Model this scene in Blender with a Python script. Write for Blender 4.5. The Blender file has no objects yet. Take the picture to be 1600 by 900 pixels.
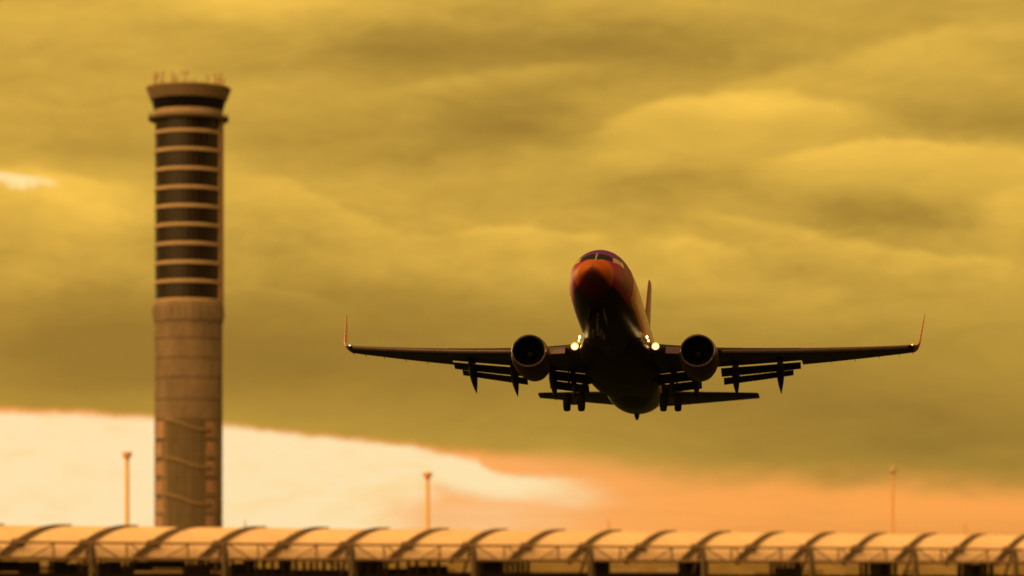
import bpy, math, random
import numpy as np
from mathutils import Vector, Matrix
random.seed(7)
R = math.radians
scene = bpy.context.scene
COL = scene.collection

# ------------------------------------------------------------------ camera
F = 4998.4                       # focal length in pixels of a 1600 px wide frame
PITCH = 0.0                       # level camera with a rising front: uprights stay upright
CZ = 6.0                         # camera height above the airfield (spotters' mound)
SP, CP = math.sin(PITCH), math.cos(PITCH)
cam_d = bpy.data.cameras.new('camera')
cam = bpy.data.objects.new('camera', cam_d)
COL.objects.link(cam)
cam.location = (0, 0, CZ)
cam.rotation_euler = (math.pi / 2 + PITCH, 0, 0)
cam_d.sensor_width = 36
cam_d.shift_y = (917 - 450) / 1600
cam_d.lens = F / 1600 * 36
cam_d.clip_start = 0.5
cam_d.clip_end = 20000
cam_d.dof.use_dof = True
cam_d.dof.focus_distance = 169
cam_d.dof.aperture_fstop = 0.29
cam_d.dof.aperture_blades = 7
scene.camera = cam


def at(u, v, Y):
    """world point seen at photo pixel (u, v) at forward distance Y"""
    dx, dy = (u - 800) / F, (917 - v) / F
    d = Vector((dx, CP - dy * SP, SP + dy * CP))
    return Vector((0, 0, CZ)) + d * (Y / d.y)


# ------------------------------------------------------------------ mesh helpers
class MB:
    def __init__(self):
        self.v, self.f, self.mi = [], [], []

    def add(self, vs, fs, mi=0):
        o = len(self.v)
        self.v += [tuple(p) for p in vs]
        self.f += [tuple(i + o for i in f) for f in fs]
        self.mi += [mi] * len(fs)

    def box(self, c, s, M=None, mi=0):
        vs = [Vector((sx * s[0] / 2, sy * s[1] / 2, sz * s[2] / 2)) for sx in (-1, 1) for sy in (-1, 1) for sz in (-1, 1)]
        if M is not None:
            vs = [M @ p for p in vs]
        vs = [p + Vector(c) for p in vs]
        self.add(vs, [(0, 1, 3, 2), (4, 6, 7, 5), (0, 4, 5, 1), (2, 3, 7, 6), (0, 2, 6, 4), (1, 5, 7, 3)], mi)

    def bar(self, a, b, r, n=8, r2=None, mi=0):
        a, b = Vector(a), Vector(b)
        d = (b - a).normalized()
        u = d.orthogonal().normalized()
        w = d.cross(u)
        r2 = r if r2 is None else r2
        vs = []
        for p, q in ((a, r), (b, r2)):
            for i in range(n):
                t = 2 * math.pi * i / n
                vs.append(p + u * (q * math.cos(t)) + w * (q * math.sin(t)))
        fs = [(i, (i + 1) % n, n + (i + 1) % n, n + i) for i in range(n)]
        fs += [tuple(range(n))[::-1], tuple(range(n, 2 * n))]
        self.add(vs, fs, mi)

    def loft(self, rings, closed=True, cap0=False, cap1=False, mi=0):
        n = len(rings[0])
        vs = [p for r in rings for p in r]
        fs = []
        m = n if closed else n - 1
        for j in range(len(rings) - 1):
            for i in range(m):
                k = (i + 1) % n
                fs.append((j * n + i, j * n + k, (j + 1) * n + k, (j + 1) * n + i))
        if cap0:
            fs.append(tuple(range(n))[::-1])
        if cap1:
            o = (len(rings) - 1) * n
            fs.append(tuple(range(o, o + n)))
        self.add(vs, fs, mi)

    def build(self, name, mat, parent=None, smooth=False, sharp=35):
        me = bpy.data.meshes.new(name)
        me.from_pydata([tuple(p) for p in self.v], [], self.f)
        mats = mat if isinstance(mat, (list, tuple)) else [mat]
        for m in mats:
            me.materials.append(m)
        if len(mats) > 1:
            me.polygons.foreach_set('material_index', self.mi)
        import bmesh
        bm = bmesh.new()
        bm.from_mesh(me)
        bmesh.ops.recalc_face_normals(bm, faces=bm.faces)
        if smooth:
            for f in bm.faces:
                f.smooth = True
            for e in bm.edges:
                if len(e.link_faces) == 2 and e.calc_face_angle(0) > R(sharp):
                    e.smooth = False
        bm.to_mesh(me)
        bm.free()
        o = bpy.data.objects.new(name, me)
        COL.objects.link(o)
        if parent:
            o.parent = parent
        return o


def thing(name, label, cat, loc=(0, 0, 0), group=None):
    o = bpy.data.objects.new(name, None)
    COL.objects.link(o)
    o.location = loc
    o['label'] = label
    o['category'] = cat
    if group:
        o['group'] = group
    return o


# ------------------------------------------------------------------ materials
def mat(name, col, rough=.5, metal=0., var=.0, scale=1., coat=0., emit=None, estr=0., spec=.5, rvar=0., stretch=(1, 1, 1)):
    m = bpy.data.materials.new(name)
    m.use_nodes = True
    nt = m.node_tree
    b = nt.nodes['Principled BSDF']
    b.inputs['Base Color'].default_value = (*col, 1)
    b.inputs['Roughness'].default_value = rough
    b.inputs['Metallic'].default_value = metal
    b.inputs['Coat Weight'].default_value = coat
    b.inputs['Coat Roughness'].default_value = .06
    b.inputs['Specular IOR Level'].default_value = spec
    if emit:
        b.inputs['Emission Color'].default_value = (*emit, 1)
        b.inputs['Emission Strength'].default_value = estr
    if var or rvar:
        tc = nt.nodes.new('ShaderNodeTexCoord')
        mp = nt.nodes.new('ShaderNodeMapping')
        mp.inputs['Scale'].default_value = stretch
        no = nt.nodes.new('ShaderNodeTexNoise')
        no.inputs['Scale'].default_value = scale
        no.inputs['Detail'].default_value = 6
        no.inputs['Roughness'].default_value = .65
        nt.links.new(tc.outputs['Object'], mp.inputs['Vector'])
        nt.links.new(mp.outputs['Vector'], no.inputs['Vector'])
        if var:
            cr = nt.nodes.new('ShaderNodeValToRGB')
            cr.color_ramp.elements[0].position = .3
            cr.color_ramp.elements[1].position = .7
            cr.color_ramp.elements[0].color = (*[c * (1 - var) for c in col], 1)
            cr.color_ramp.elements[1].color = (*[min(1, c * (1 + var)) for c in col], 1)
            nt.links.new(no.outputs['Fac'], cr.inputs['Fac'])
            nt.links.new(cr.outputs['Color'], b.inputs['Base Color'])
        if rvar:
            mr = nt.nodes.new('ShaderNodeMapRange')
            mr.inputs['To Min'].default_value = max(0.02, rough - rvar)
            mr.inputs['To Max'].default_value = rough + rvar
            nt.links.new(no.outputs['Fac'], mr.inputs['Value'])
            nt.links.new(mr.outputs['Result'], b.inputs['Roughness'])
    return m


class NB:
    """terse maths on shader sockets"""
    def __init__(self, nt):
        self.nt = nt

    def m(self, op, *a, clamp=False):
        n = self.nt.nodes.new('ShaderNodeMath')
        n.operation = op
        n.use_clamp = clamp
        for i, x in enumerate(a):
            if isinstance(x, (int, float)):
                n.inputs[i].default_value = x
            else:
                self.nt.links.new(x, n.inputs[i])
        return n.outputs[0]

    def smooth(self, x, a, b):
        n = self.nt.nodes.new('ShaderNodeMapRange')
        n.interpolation_type = 'SMOOTHSTEP'
        for k, q in (('Value', x), ('From Min', a), ('From Max', b)):
            if isinstance(q, (int, float)):
                n.inputs[k].default_value = q
            else:
                self.nt.links.new(q, n.inputs[k])
        return n.outputs['Result']

    def mix(self, f, a, b):
        n = self.nt.nodes.new('ShaderNodeMix')
        n.data_type = 'RGBA'
        for i, x in ((0, f), (6, a), (7, b)):
            if isinstance(x, (int, float)):
                n.inputs[i].default_value = x
            elif isinstance(x, tuple):
                n.inputs[i].default_value = (*x, 1)
            else:
                self.nt.links.new(x, n.inputs[i])
        return n.outputs[2]

    def curve(self, x, pts, lo, hi, vlo, vhi):
        """piecewise curve through pts (x, value)"""
        t = self.m('DIVIDE', self.m('SUBTRACT', x, lo), hi - lo, clamp=True)
        n = self.nt.nodes.new('ShaderNodeFloatCurve')
        c = n.mapping.curves[0]
        P = [((px - lo) / (hi - lo), (pv - vlo) / (vhi - vlo)) for px, pv in pts]
        c.points[0].location = P[0]
        c.points[1].location = P[-1]
        for q in P[1:-1]:
            c.points.new(*q)
        n.mapping.update()
        self.nt.links.new(t, n.inputs['Value'])
        return self.m('ADD', self.m('MULTIPLY', n.outputs[0], vhi - vlo), vlo)

    def noise(self, vec, scale, detail=5, rough=.55, dist=0.):
        n = self.nt.nodes.new('ShaderNodeTexNoise')
        n.inputs['Scale'].default_value = scale
        n.inputs['Detail'].default_value = detail
        n.inputs['Roughness'].default_value = rough
        n.inputs['Distortion'].default_value = dist
        self.nt.links.new(vec, n.inputs['Vector'])
        return n.outputs['Fac']

    def xyz(self, x, y, z=0.):
        n = self.nt.nodes.new('ShaderNodeCombineXYZ')
        for i, q in enumerate((x, y, z)):
            if isinstance(q, (int, float)):
                n.inputs[i].default_value = q
            else:
                self.nt.links.new(q, n.inputs[i])
        return n.outputs[0]


# ------------------------------------------------------------------ sky
KEY_PATCH = (4.4, 2.3, .62)
SUN_AZ, SUN_EL = R(-24), R(5)          # behind the bright gap, left of the tower
world = bpy.data.worlds.new('World')
scene.world = world
world.use_nodes = True
nt = world.node_tree
nt.nodes.clear()
nb = NB(nt)
tc = nt.nodes.new('ShaderNodeTexCoord')
sx = nt.nodes.new('ShaderNodeSeparateXYZ')
nt.links.new(tc.outputs['Generated'], sx.inputs[0])
X, Yv, Z = sx.outputs
az = nb.m('ARCTAN2', X, Yv)
el = nb.m('ARCSINE', Z)
U = nb.m('ADD', nb.m('MULTIPLY', az, F), 800)       # azimuth and slope in steps of 1/F
V = nb.m('SUBTRACT', 917, nb.m('MULTIPLY', nb.m('TANGENT', nb.m('MINIMUM', el, 1.4)), F))
# soft warping so that no cloud edge is a clean ellipse
wv = nb.xyz(nb.m('MULTIPLY', U, .0035), nb.m('MULTIPLY', V, .011))
w1 = nb.m('SUBTRACT', nb.noise(wv, 1.0, 5, .6), .5)
wv2 = nb.xyz(nb.m('ADD', nb.m('MULTIPLY', U, .006), 31.7), nb.m('MULTIPLY', V, .016), 4.2)
w2 = nb.m('SUBTRACT', nb.noise(wv2, 1.0, 5, .6), .5)
Uw = nb.m('ADD', U, nb.m('MULTIPLY', w1, 170))
Vw = nb.m('ADD', V, nb.m('MULTIPLY', w2, 55))


def blob(cu, cv, rx, ry, tilt, amp, uu=None, vv=None, p=1.0):
    uu, vv = uu or Uw, vv or Vw
    c, s = math.cos(R(tilt)), math.sin(R(tilt))
    du, dv = nb.m('SUBTRACT', uu, cu), nb.m('SUBTRACT', vv, cv)
    a = nb.m('ADD', nb.m('MULTIPLY', du, c / rx), nb.m('MULTIPLY', dv, s / rx))
    b = nb.m('ADD', nb.m('MULTIPLY', du, -s / ry), nb.m('MULTIPLY', dv, c / ry))
    q = nb.m('ADD', nb.m('MULTIPLY', a, a), nb.m('MULTIPLY', b, b))
    return nb.m('MULTIPLY', nb.m('EXPONENT', nb.m('MULTIPLY', q, -p)), amp)


# the cloud deck: streaked noise plus the banks and breaks that this sky has
st = nb.xyz(nb.m('MULTIPLY', U, .0016), nb.m('ADD', nb.m('MULTIPLY', V, .0085), nb.m('MULTIPLY', U, .0006)), 1.3)
n1 = nb.m('SUBTRACT', nb.noise(st, 1.0, 4, .5, .5), .5)
st2 = nb.xyz(nb.m('MULTIPLY', U, .008), nb.m('MULTIPLY', V, .022), 7.7)
n2 = nb.m('SUBTRACT', nb.noise(st2, 1.0, 6, .55, .4), .5)
st3 = nb.xyz(nb.m('ADD', nb.m('MULTIPLY', U, .0045), nb.m('MULTIPLY', w2, 1.2)), nb.m('ADD', nb.m('MULTIPLY', V, .017), nb.m('MULTIPLY', w1, 2.2)), 11.0)
n3 = nb.m('SUBTRACT', nb.noise(st3, 1.0, 5, .55, .8), .5)
calm = nb.m('ADD', .45, nb.m('MULTIPLY', nb.smooth(V, 560, 380), .55))
val = nb.m('ADD', .50, nb.m('MULTIPLY', calm, nb.m('ADD', nb.m('MULTIPLY', n3, .50), nb.m('ADD', nb.m('MULTIPLY', n1, .30), nb.m('MULTIPLY', n2, .24)))))
BL = [  # u, v, rx, ry, tilt, amp
    (380, 0, 210, 22, 0, .34), (1170, 166, 120, 14, 0, .16), (1060, 215, 170, 40, -14, .10), (1500, 82, 150, 24, -6, .10),
    (1430, 248, 150, 20, 3, .14), (1585, 335, 60, 40, 0, .10), (820, 372, 40, 14, 12, .10),
    (1085, 385, 60, 16, 12, .16), (470, 325, 170, 24, 8, .08), (100, 55, 170, 25, 0, .14), (700, 130, 150, 12, -9, .05),
    (60, 300, 150, 30, 4, .16), (130, 330, 80, 30, 0, .15), (980, 8, 300, 20, 0, .10), (930, 430, 300, 26, 4, .10),
    (360, 260, 40, 30, 0, .10), (1250, 275, 200, 40, 0, .14), (640, 290, 200, 12, -3, .06),
    (640, 78, 220, 36, -3, -.30), (770, 200, 150, 34, -6, -.34), (1000, 75, 200, 34, -5, -.22), (1560, 195, 170, 26, 0, -.24),
    (1360, 335, 150, 24, 6, -.30), (1040, 290, 150, 22, 0, -.24), (470, 225, 120, 22, 0, -.12), (120, 232, 200, 18, 2, -.14),
    (120, 540, 260, 70, 0, -.36), (560, 560, 330, 70, 3, -.34), (700, 470, 300, 40, 4, -.12), (1250, 620, 420, 80, 3, -.28),
    (1450, 520, 260, 40, 2, -.05), (450, 440, 160, 40, 6, -.05), (1050, 180, 90, 14, -14, -.05), (1500, 700, 300, 50, 0, -.20),
]
for b in BL:
    val = nb.m('ADD', val, blob(b[0], b[1], b[2], b[3] * 1.25 + 4, b[4], b[5] * 1.15 + .012))
Ub = nb.m('ADD', U, nb.m('MULTIPLY', w2, 70))
wv5 = nb.xyz(nb.m('MULTIPLY', U, .014), nb.m('MULTIPLY', V, .034), 9.1)
w5 = nb.m('SUBTRACT', nb.noise(wv5, 1.0, 5, .6), .5)
Vb = nb.m('ADD', nb.m('ADD', V, nb.m('MULTIPLY', w1, 38)), nb.m('MULTIPLY', w5, 24))


def bank(pts, fade, sharp, soft, amp):
    u0, u1 = pts[0][0], pts[-1][0]
    top = nb.curve(Ub, pts, u0, u1, -100, 900)
    d = nb.m('SUBTRACT', Vb, top)
    f = nb.m('MULTIPLY', nb.smooth(d, -sharp, sharp), nb.m('EXPONENT', nb.m('DIVIDE', nb.m('MAXIMUM', d, 0), -soft)))
    f = nb.m('MULTIPLY', f, nb.m('MULTIPLY', nb.smooth(Ub, u0, u0 + fade), nb.smooth(Ub, u1, u1 - fade)))
    return nb.m('MULTIPLY', f, amp)


for bk in [([(890, 235), (930, 208), (975, 182), (1040, 160), (1130, 150), (1250, 158), (1400, 180)], 110, 12, 34, .40),
           ([(1040, 168), (1150, 132), (1250, 104), (1400, 68), (1500, 56), (1640, 42), (2000, 20)], 160, 14, 40, .22),
           ([(1150, 262), (1250, 242), (1340, 228), (1430, 224), (1500, 232), (1620, 236), (2000, 250)], 130, 11, 36, .40),
           ([(1040, 325), (1150, 340), (1250, 362), (1340, 382), (1450, 402), (1650, 425)], 130, 8, 16, .30),
           ([(1480, 318), (1560, 306), (1640, 300), (1900, 300)], 80, 14, 40, .25),
           ([(330, 272), (400, 282), (480, 300), (560, 338), (640, 362), (740, 366)], 90, 10, 26, .26),
           ([(690, 362), (770, 352), (830, 354), (900, 368), (980, 374)], 60, 6, 18, .30),
           ([(1020, 388), (1070, 376), (1120, 382), (1190, 398)], 50, 6, 14, .22),
           ([(520, 160), (620, 142), (720, 122), (830, 106), (960, 100)], 120, 8, 16, .16),
           ([(-300, 262), (-100, 268), (20, 270), (120, 280), (260, 300)], 120, 8, 30, .34),
           ([(-300, 330), (0, 318), (90, 306), (150, 322), (260, 330)], 60, 8, 14, .14),
           ([(200, -10), (330, -14), (470, -6), (620, 10)], 140, 12, 20, .22)]:
    val = nb.m('ADD', val, bank(*bk))
val = nb.m('ADD', val, nb.m('MULTIPLY', nb.m('MULTIPLY', w5, calm), .16))
lump = nb.m('SUBTRACT', nb.noise(nb.xyz(nb.m('MULTIPLY', Ub, .011), nb.m('MULTIPLY', Vb, .019), 3.3), 1.0, 7, .62, .5), .5)
lumps = nb.m('MULTIPLY', nb.smooth(V, 270, 360), nb.smooth(V, 520, 420))
val = nb.m('ADD', val, nb.m('MULTIPLY', nb.m('MULTIPLY', lump, lumps), .42))
val = nb.m('ADD', val, nb.m('MULTIPLY', nb.m('MULTIPLY', lump, nb.smooth(V, 300, 100)), .14))
val = nb.m('SUBTRACT', val, nb.m('MULTIPLY', nb.smooth(V, 430, 600), .08))
cr = nt.nodes.new('ShaderNodeValToRGB')
e = cr.color_ramp.elements
e[0].position, e[0].color = 0.0, (.31, .185, .030, 1)
e[1].position, e[1].color = 1.15 / 1.2, (1.0, .60, .085, 1)
for p, c in ((.22, (.43, .260, .040)), (.45, (.60, .365, .055)), (.68, (.78, .470, .068))):
    q = e.new(p)
    q.color = (*c, 1)
nt.links.new(nb.m('DIVIDE', val, 1.2, clamp=True), cr.inputs['Fac'])
deck = cr.outputs['Color']
# the small white break at the far left
jag = nb.m('SUBTRACT', nb.noise(nb.xyz(nb.m('MULTIPLY', U, .028), nb.m('MULTIPLY', V, .012), 5.0), 1.0, 5, .6), .5)
dtop = nb.m('SUBTRACT', nb.m('ADD', V, nb.m('MULTIPLY', w5, 5)), nb.curve(U, [(-200, 276), (0, 277), (40, 281), (80, 287), (110, 300)], -200, 110, 250, 320))
thick = nb.m('ADD', nb.m('ADD', 17, nb.m('MULTIPLY', jag, 62)), nb.m('MULTIPLY', nb.smooth(U, 70, 105), -22))
br = nb.m('MULTIPLY', nb.smooth(dtop, -5, 6), nb.smooth(nb.m('SUBTRACT', thick, dtop), -8, 14))
br = nb.m('MULTIPLY', nb.m('MULTIPLY', br, nb.smooth(U, 108, 84)), nb.smooth(U, -200, -120))
deck = nb.mix(br, deck, (1.15, .80, .36))
# the clear strip under the deck
ve = nb.curve(U, [(-1600, 640), (-400, 632), (0, 639), (200, 646), (350, 660), (500, 673), (620, 687), (700, 697), (800, 706), (900, 713),
                  (1000, 720), (1200, 731), (1400, 740), (1600, 748), (2600, 790)], -1600, 2600, 600, 800)
ev = nb.xyz(nb.m('MULTIPLY', U, nb.m('SUBTRACT', .018, nb.m('MULTIPLY', nb.smooth(U, 700, 1000), .0))), nb.m('MULTIPLY', V, .02), 2.0)
en = nb.m('SUBTRACT', nb.noise(ev, 1.0, 8, .68), .5)
wid = nb.curve(U, [(-1600, 14), (600, 14), (760, 20), (900, 45), (1100, 60), (2600, 60)], -1600, 2600, 0, 100)
s = nb.m('ADD', nb.m('SUBTRACT', V, ve), nb.m('ADD', nb.m('ADD', nb.m('MULTIPLY', nb.m('MULTIPLY', en, nb.smooth(U, 980, 700)), 18), nb.m('MULTIPLY', nb.m('MULTIPLY', w2, nb.smooth(U, 700, 1000)), 60)), nb.m('MULTIPLY', nb.m('MULTIPLY', w1, nb.smooth(U, -200, 900)), 26)))
m1 = nb.smooth(s, nb.m('MULTIPLY', wid, -.35), nb.m('MULTIPLY', wid, .75))
cn = nb.m('ADD', U, nb.m('MULTIPLY', w1, 160))
Uc = nb.m('ADD', U, nb.m('ADD', nb.m('MULTIPLY', w1, 60), nb.m('MULTIPLY', w5, 40)))
Vc = nb.m('ADD', V, nb.m('ADD', nb.m('MULTIPLY', w2, 26), nb.m('MULTIPLY', w5, 18)))
lowv = nb.smooth(Vc, 752, 800)
cream = nb.m('MULTIPLY', nb.smooth(Uc, 760, 640), nb.m('SUBTRACT', 1, nb.m('MULTIPLY', nb.m('MULTIPLY', lowv, nb.smooth(Uc, 560, 700)), .8)))
q = blob(745, 742, 190, 38, 10, 1.0, uu=Uc, vv=Vc)
cream = nb.m('MAXIMUM', cream, nb.smooth(q, .14, .88))
cream = nb.m('MAXIMUM', cream, nb.m('MULTIPLY', nb.m('MULTIPLY', lowv, nb.smooth(Uc, 980, 760)), .32))
koff = nb.curve(U, [(0, 0), (660, 0), (740, 8), (800, 24), (900, 22), (1000, 10), (1600, 0)], 0, 1600, -10, 60)
sc = nb.m('SUBTRACT', nb.m('ADD', s, nb.m('MULTIPLY', w5, 10)), koff)
cream = nb.m('MULTIPLY', cream, nb.smooth(sc, 3, 17), clamp=True)
oran = nb.mix(nb.smooth(nb.m('ADD', V, nb.m('MULTIPLY', w2, 60)), 715, 775), (.62, .29, .05), (1.0, .385, .078))
oran = nb.mix(nb.smooth(nb.m('ADD', U, nb.m('MULTIPLY', w1, 300)), 1250, 760), oran, (1.0, .42, .11))
oran = nb.mix(nb.m('MULTIPLY', nb.smooth(V, 790, 880), nb.smooth(U, 900, 1400)), oran, (.74, .29, .06))
oran = nb.mix(nb.m('MULTIPLY', nb.smooth(s, 18, 2), nb.smooth(U, 900, 700)), oran, (.90, .34, .07))
strk = nb.noise(nb.xyz(nb.m('MULTIPLY', U, .0030), nb.m('MULTIPLY', Vb, .045), 6.6), 1.0, 6, .6, .6)
oran = nb.mix(nb.m('MULTIPLY', nb.smooth(strk, .45, .68), .55), oran, (.80, .335, .085))
strip = nb.mix(cream, oran, nb.mix(nb.smooth(nb.m('ADD', nb.m('MULTIPLY', n3, 1.0), nb.m('MULTIPLY', w5, .6)), -.05, .35), (1.02, .79, .43), (1.0, .70, .31)))
# the strip closes far round the horizon
m1 = nb.m('MULTIPLY', m1, nb.smooth(nb.m('ABSOLUTE', az), 1.3, .7))
# overcast: the deck is brightest overhead, dim low down on the side away from the sun
up = nb.smooth(el, .24, .55)
deckB = nb.mix(up, deck, (.13, .075, .022))          # thick dark cloud higher up over the sunset side
back = nb.smooth(nb.m('ABSOLUTE', az), 1.3, 2.2)
deckB = nb.mix(nb.m('MULTIPLY', back, nb.smooth(el, .62, .30)), deckB, (.10, .055, .016))   # dusk side, low
# added bright patch of unseen sky high behind the camera, as soft key light
dvec = nt.nodes.new('ShaderNodeVectorMath')
dvec.operation = 'DOT_PRODUCT'
nt.links.new(tc.outputs['Generated'], dvec.inputs[0])
dvec.inputs[1].default_value = (-.42, -.50, .76)
thin = nb.smooth(dvec.outputs['Value'], .45, .92)
deckB = nb.mix(thin, deckB, KEY_PATCH)
sky_col = nb.mix(m1, deckB, strip)
bgC = nt.nodes.new('ShaderNodeBackground')
nt.links.new(sky_col, bgC.inputs['Color'])
bgC.inputs['Strength'].default_value = 1.0
sky = nt.nodes.new('ShaderNodeTexSky')
sky.sky_type = 'NISHITA'
sky.sun_disc = False
sky.sun_elevation = SUN_EL
sky.sun_rotation = SUN_AZ
sky.air_density = 2.5
sky.dust_density = 4
bgN = nt.nodes.new('ShaderNodeBackground')
nt.links.new(sky.outputs['Color'], bgN.inputs['Color'])
bgN.inputs['Strength'].default_value = .10
ms = nt.nodes.new('ShaderNodeMixShader')
ms.inputs[0].default_value = .96
nt.links.new(bgN.outputs[0], ms.inputs[1])
nt.links.new(bgC.outputs[0], ms.inputs[2])
out = nt.nodes.new('ShaderNodeOutputWorld')
nt.links.new(ms.outputs[0], out.inputs['Surface'])

sd = bpy.data.lights.new('sun', 'SUN')
sd.energy = 0.6
sd.angle = R(25)
sd.color = (1.0, .58, .22)
sun = bpy.data.objects.new('sun', sd)
COL.objects.link(sun)
sdir = Vector((math.sin(SUN_AZ) * math.cos(SUN_EL), math.cos(SUN_AZ) * math.cos(SUN_EL), math.sin(SUN_EL)))
sun.rotation_euler = sdir.to_track_quat('Z', 'Y').to_euler()

vs = scene.view_settings
vs.view_transform = 'Standard'
vs.look = 'None'
vs.exposure = 0
vs.gamma = 1
vs.use_curve_mapping = False

# ------------------------------------------------------------------ ground
g = MB()
G = 9000
n = 24
g.add([(-G + 2 * G * i / n, -G + 2 * G * j / n, 0) for j in range(n + 1) for i in range(n + 1)],
      [(j * (n + 1) + i, j * (n + 1) + i + 1, (j + 1) * (n + 1) + i + 1, (j + 1) * (n + 1) + i) for j in range(n) for i in range(n)])
go = g.build('ground', mat('airfield grass', (.018, .021, .008), .95, var=.35, scale=.05, spec=.05))
go['kind'] = 'structure'
a = MB()
a.add([(-900, 520, .004), (900, 520, .004), (900, 1100, .004), (-900, 1100, .004)], [(0, 1, 2, 3)])
ao = a.build('apron', mat('apron concrete', (.06, .055, .05), .9, var=.2, scale=.08, spec=.1))
ao['kind'] = 'structure'
a = MB()
a.add([(-900, 130, .004), (900, 130, .004), (900, 190, .004), (-900, 190, .004)], [(0, 1, 2, 3)])
ao = a.build('runway', mat('runway asphalt', (.05, .048, .045), .9, var=.25, scale=.1, spec=.1))
ao['kind'] = 'structure'
a = MB()
for i in range(-22, 23):
    a.box((i * 40, 160, .008), (24, .9, .003))
ao = a.build('runway_marking', mat('runway paint', (.6, .6, .56), .7, var=.15, scale=.5))
ao['kind'] = 'structure'

# ------------------------------------------------------------------ control tower
M_conc = mat('tower concrete', (.17, .13, .095), .85, var=.30, scale=.35, stretch=(1, 1, .35))
M_conc_pale = mat('pale concrete panel', (.30, .19, .14), .8, var=.15, scale=.5)
M_conc_dark = mat('dark screen concrete', (.115, .09, .056), .85, var=.2, scale=.5, stretch=(2, 2, .3))
M_ledge = mat('ledge render', (.42, .32, .22), .7, var=.12, scale=.4)
M_glass = mat('tower tinted glass', (.014, .009, .007), .25, spec=.25, var=.5, scale=.22, stretch=(1.6, 1.6, .05), rvar=.1)
M_cabglass = mat('cab glass', (.008, .008, .01), .12, spec=.35)
M_mull = mat('tower mullion', (.022, .015, .012), .6)
M_parapet = mat('parapet cladding', (.165, .12, .075), .6, var=.12, scale=.4)
M_joint = mat('recessed joint', (.115, .086, .062), .9)
M_ant = mat('antenna steel', (.34, .22, .13), .6)
TY = 700.0
TS = TY / F                                       # metres per photo pixel at the tower
tb = at(294.5, 917, TY)
tower = thing('control_tower', 'tall round air traffic control tower with ten glazed floors and antennas on top', 'control tower', (tb.x, tb.y, 0))


def tz(v):
    return at(296, v, TY - 7.4).z          # levels were read on the face of the drum


def ring(r, z, n=96, a0=0., a1=2 * math.pi, closed=True):
    m = n if closed else n + 1
    return [Vector((r * math.sin(a0 + (a1 - a0) * i / n), -r * math.cos(a0 + (a1 - a0) * i / n), z)) for i in range(m)]


def lathe(prof, name, m, parent, n=96, smooth=True):
    b = MB()
    b.loft([ring(r, z, n) for r, z in prof], True, True, True)
    return b.build(name, m, parent, smooth, 30)


RS = 53 * TS
# lower shaft: fluted drum in storeys parted by recessed joints
zs = [tz(v) for v in [495, 527, 558, 589, 623, 655, 687, 717, 747, 777, 807, 837, 870]] + [0]
sh = MB()
for i in range(len(zs) - 1):
    z1, z0 = zs[i], zs[i + 1]
    rings = []
    for z, inset in ((z0 + .10, .0), (z1 - .10, .0)):
        rr = []
        nfl = 144
        for q in range(nfl):
            t = 2 * math.pi * q / nfl
            r = RS - (.16 if q % 3 == 0 else 0) - inset
            rr.append(Vector((r * math.sin(t), -r * math.cos(t), z)))
        rings.append(rr)
    sh.loft(rings, True, True, True)
shaft = sh.build('shaft', M_conc, tower, False)
lathe([(RS - .3, 0), (RS - .3, zs[0])], 'joint_core', M_joint, shaft, 72)
# dark screen bay down the middle of the lower half, and a stair wound behind it
b = MB()
for i in range(5, 12):
    z1, z0 = zs[i], zs[i + 1]
    for k in range(14):
        t0, t1 = R(-33 + k * 4.8), R(-33 + k * 4.8 + 3.7)
        b.loft([ring(RS + .16, z0 + .02, 2, t0, t1, False) + ring(RS - .05, z0 + .02, 2, t0, t1, False)[::-1],
                ring(RS + .16, z1 - .02, 2, t0, t1, False) + ring(RS - .05, z1 - .02, 2, t0, t1, False)[::-1]], True, True, True)
b.build('screen_bay', M_conc_dark, tower)


def strip_path(path, h, r0, r1):
    b = MB()
    rings = []
    for t, z in path:
        o = Vector((math.sin(t), -math.cos(t), 0))
        rings.append([o * r0 + Vector((0, 0, z)), o * r1 + Vector((0, 0, z)), o * r1 + Vector((0, 0, z + h)), o * r0 + Vector((0, 0, z + h))])
    b.loft(rings, True, True, True)
    return b


for v0 in (655, 714, 772):
    path = []
    for q in range(25):
        x = q / 24
        t = R(-36 + 76 * x)
        vv = v0 + 14 * (1 / (1 + math.exp(-(x - .5) * 9))) - 2 * math.exp(-((x - .1) / .1) ** 2)
        path.append((t, tz(vv) - .5))
    strip_path(path, .5, RS - .02, RS + .45).build('stair_flight', mat('stair soffit', (.20, .145, .09), .85), tower)
    lan = MB()
    lan.loft([ring(RS + .4, tz(v0 + 20), 6, R(36), R(46), False) + ring(RS - .1, tz(v0 + 20), 6, R(36), R(46), False)[::-1],
              ring(RS + .4, tz(v0 + 13), 6, R(36), R(46), False) + ring(RS - .1, tz(v0 + 13), 6, R(36), R(46), False)[::-1]], True, True, True)
    lan.build('stair_landing', M_joint, tower)
for (vt, vb, a0, a1) in [(658, 682, 36, 54), (690, 712, 38, 56), (720, 742, 36, 54), (750, 770, 38, 56), (780, 800, 36, 54), (806, 826, 36, 54),
                         (658, 684, -66, -40), (691, 713, -66, -44), (722, 742, -66, -40), (751, 772, -66, -44), (781, 801, -66, -40), (806, 830, -66, -42)]:
    b = MB()
    o = [ring(RS + .12, tz(vb), 6, R(a0), R(a1), False) + ring(RS - .1, tz(vb), 6, R(a0), R(a1), False)[::-1],
         ring(RS + .12, tz(vt), 6, R(a0), R(a1), False) + ring(RS - .1, tz(vt), 6, R(a0), R(a1), False)[::-1]]
    b.loft(o, True, True, True)
    b.build('facade_panel', M_conc_pale, tower)
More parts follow.
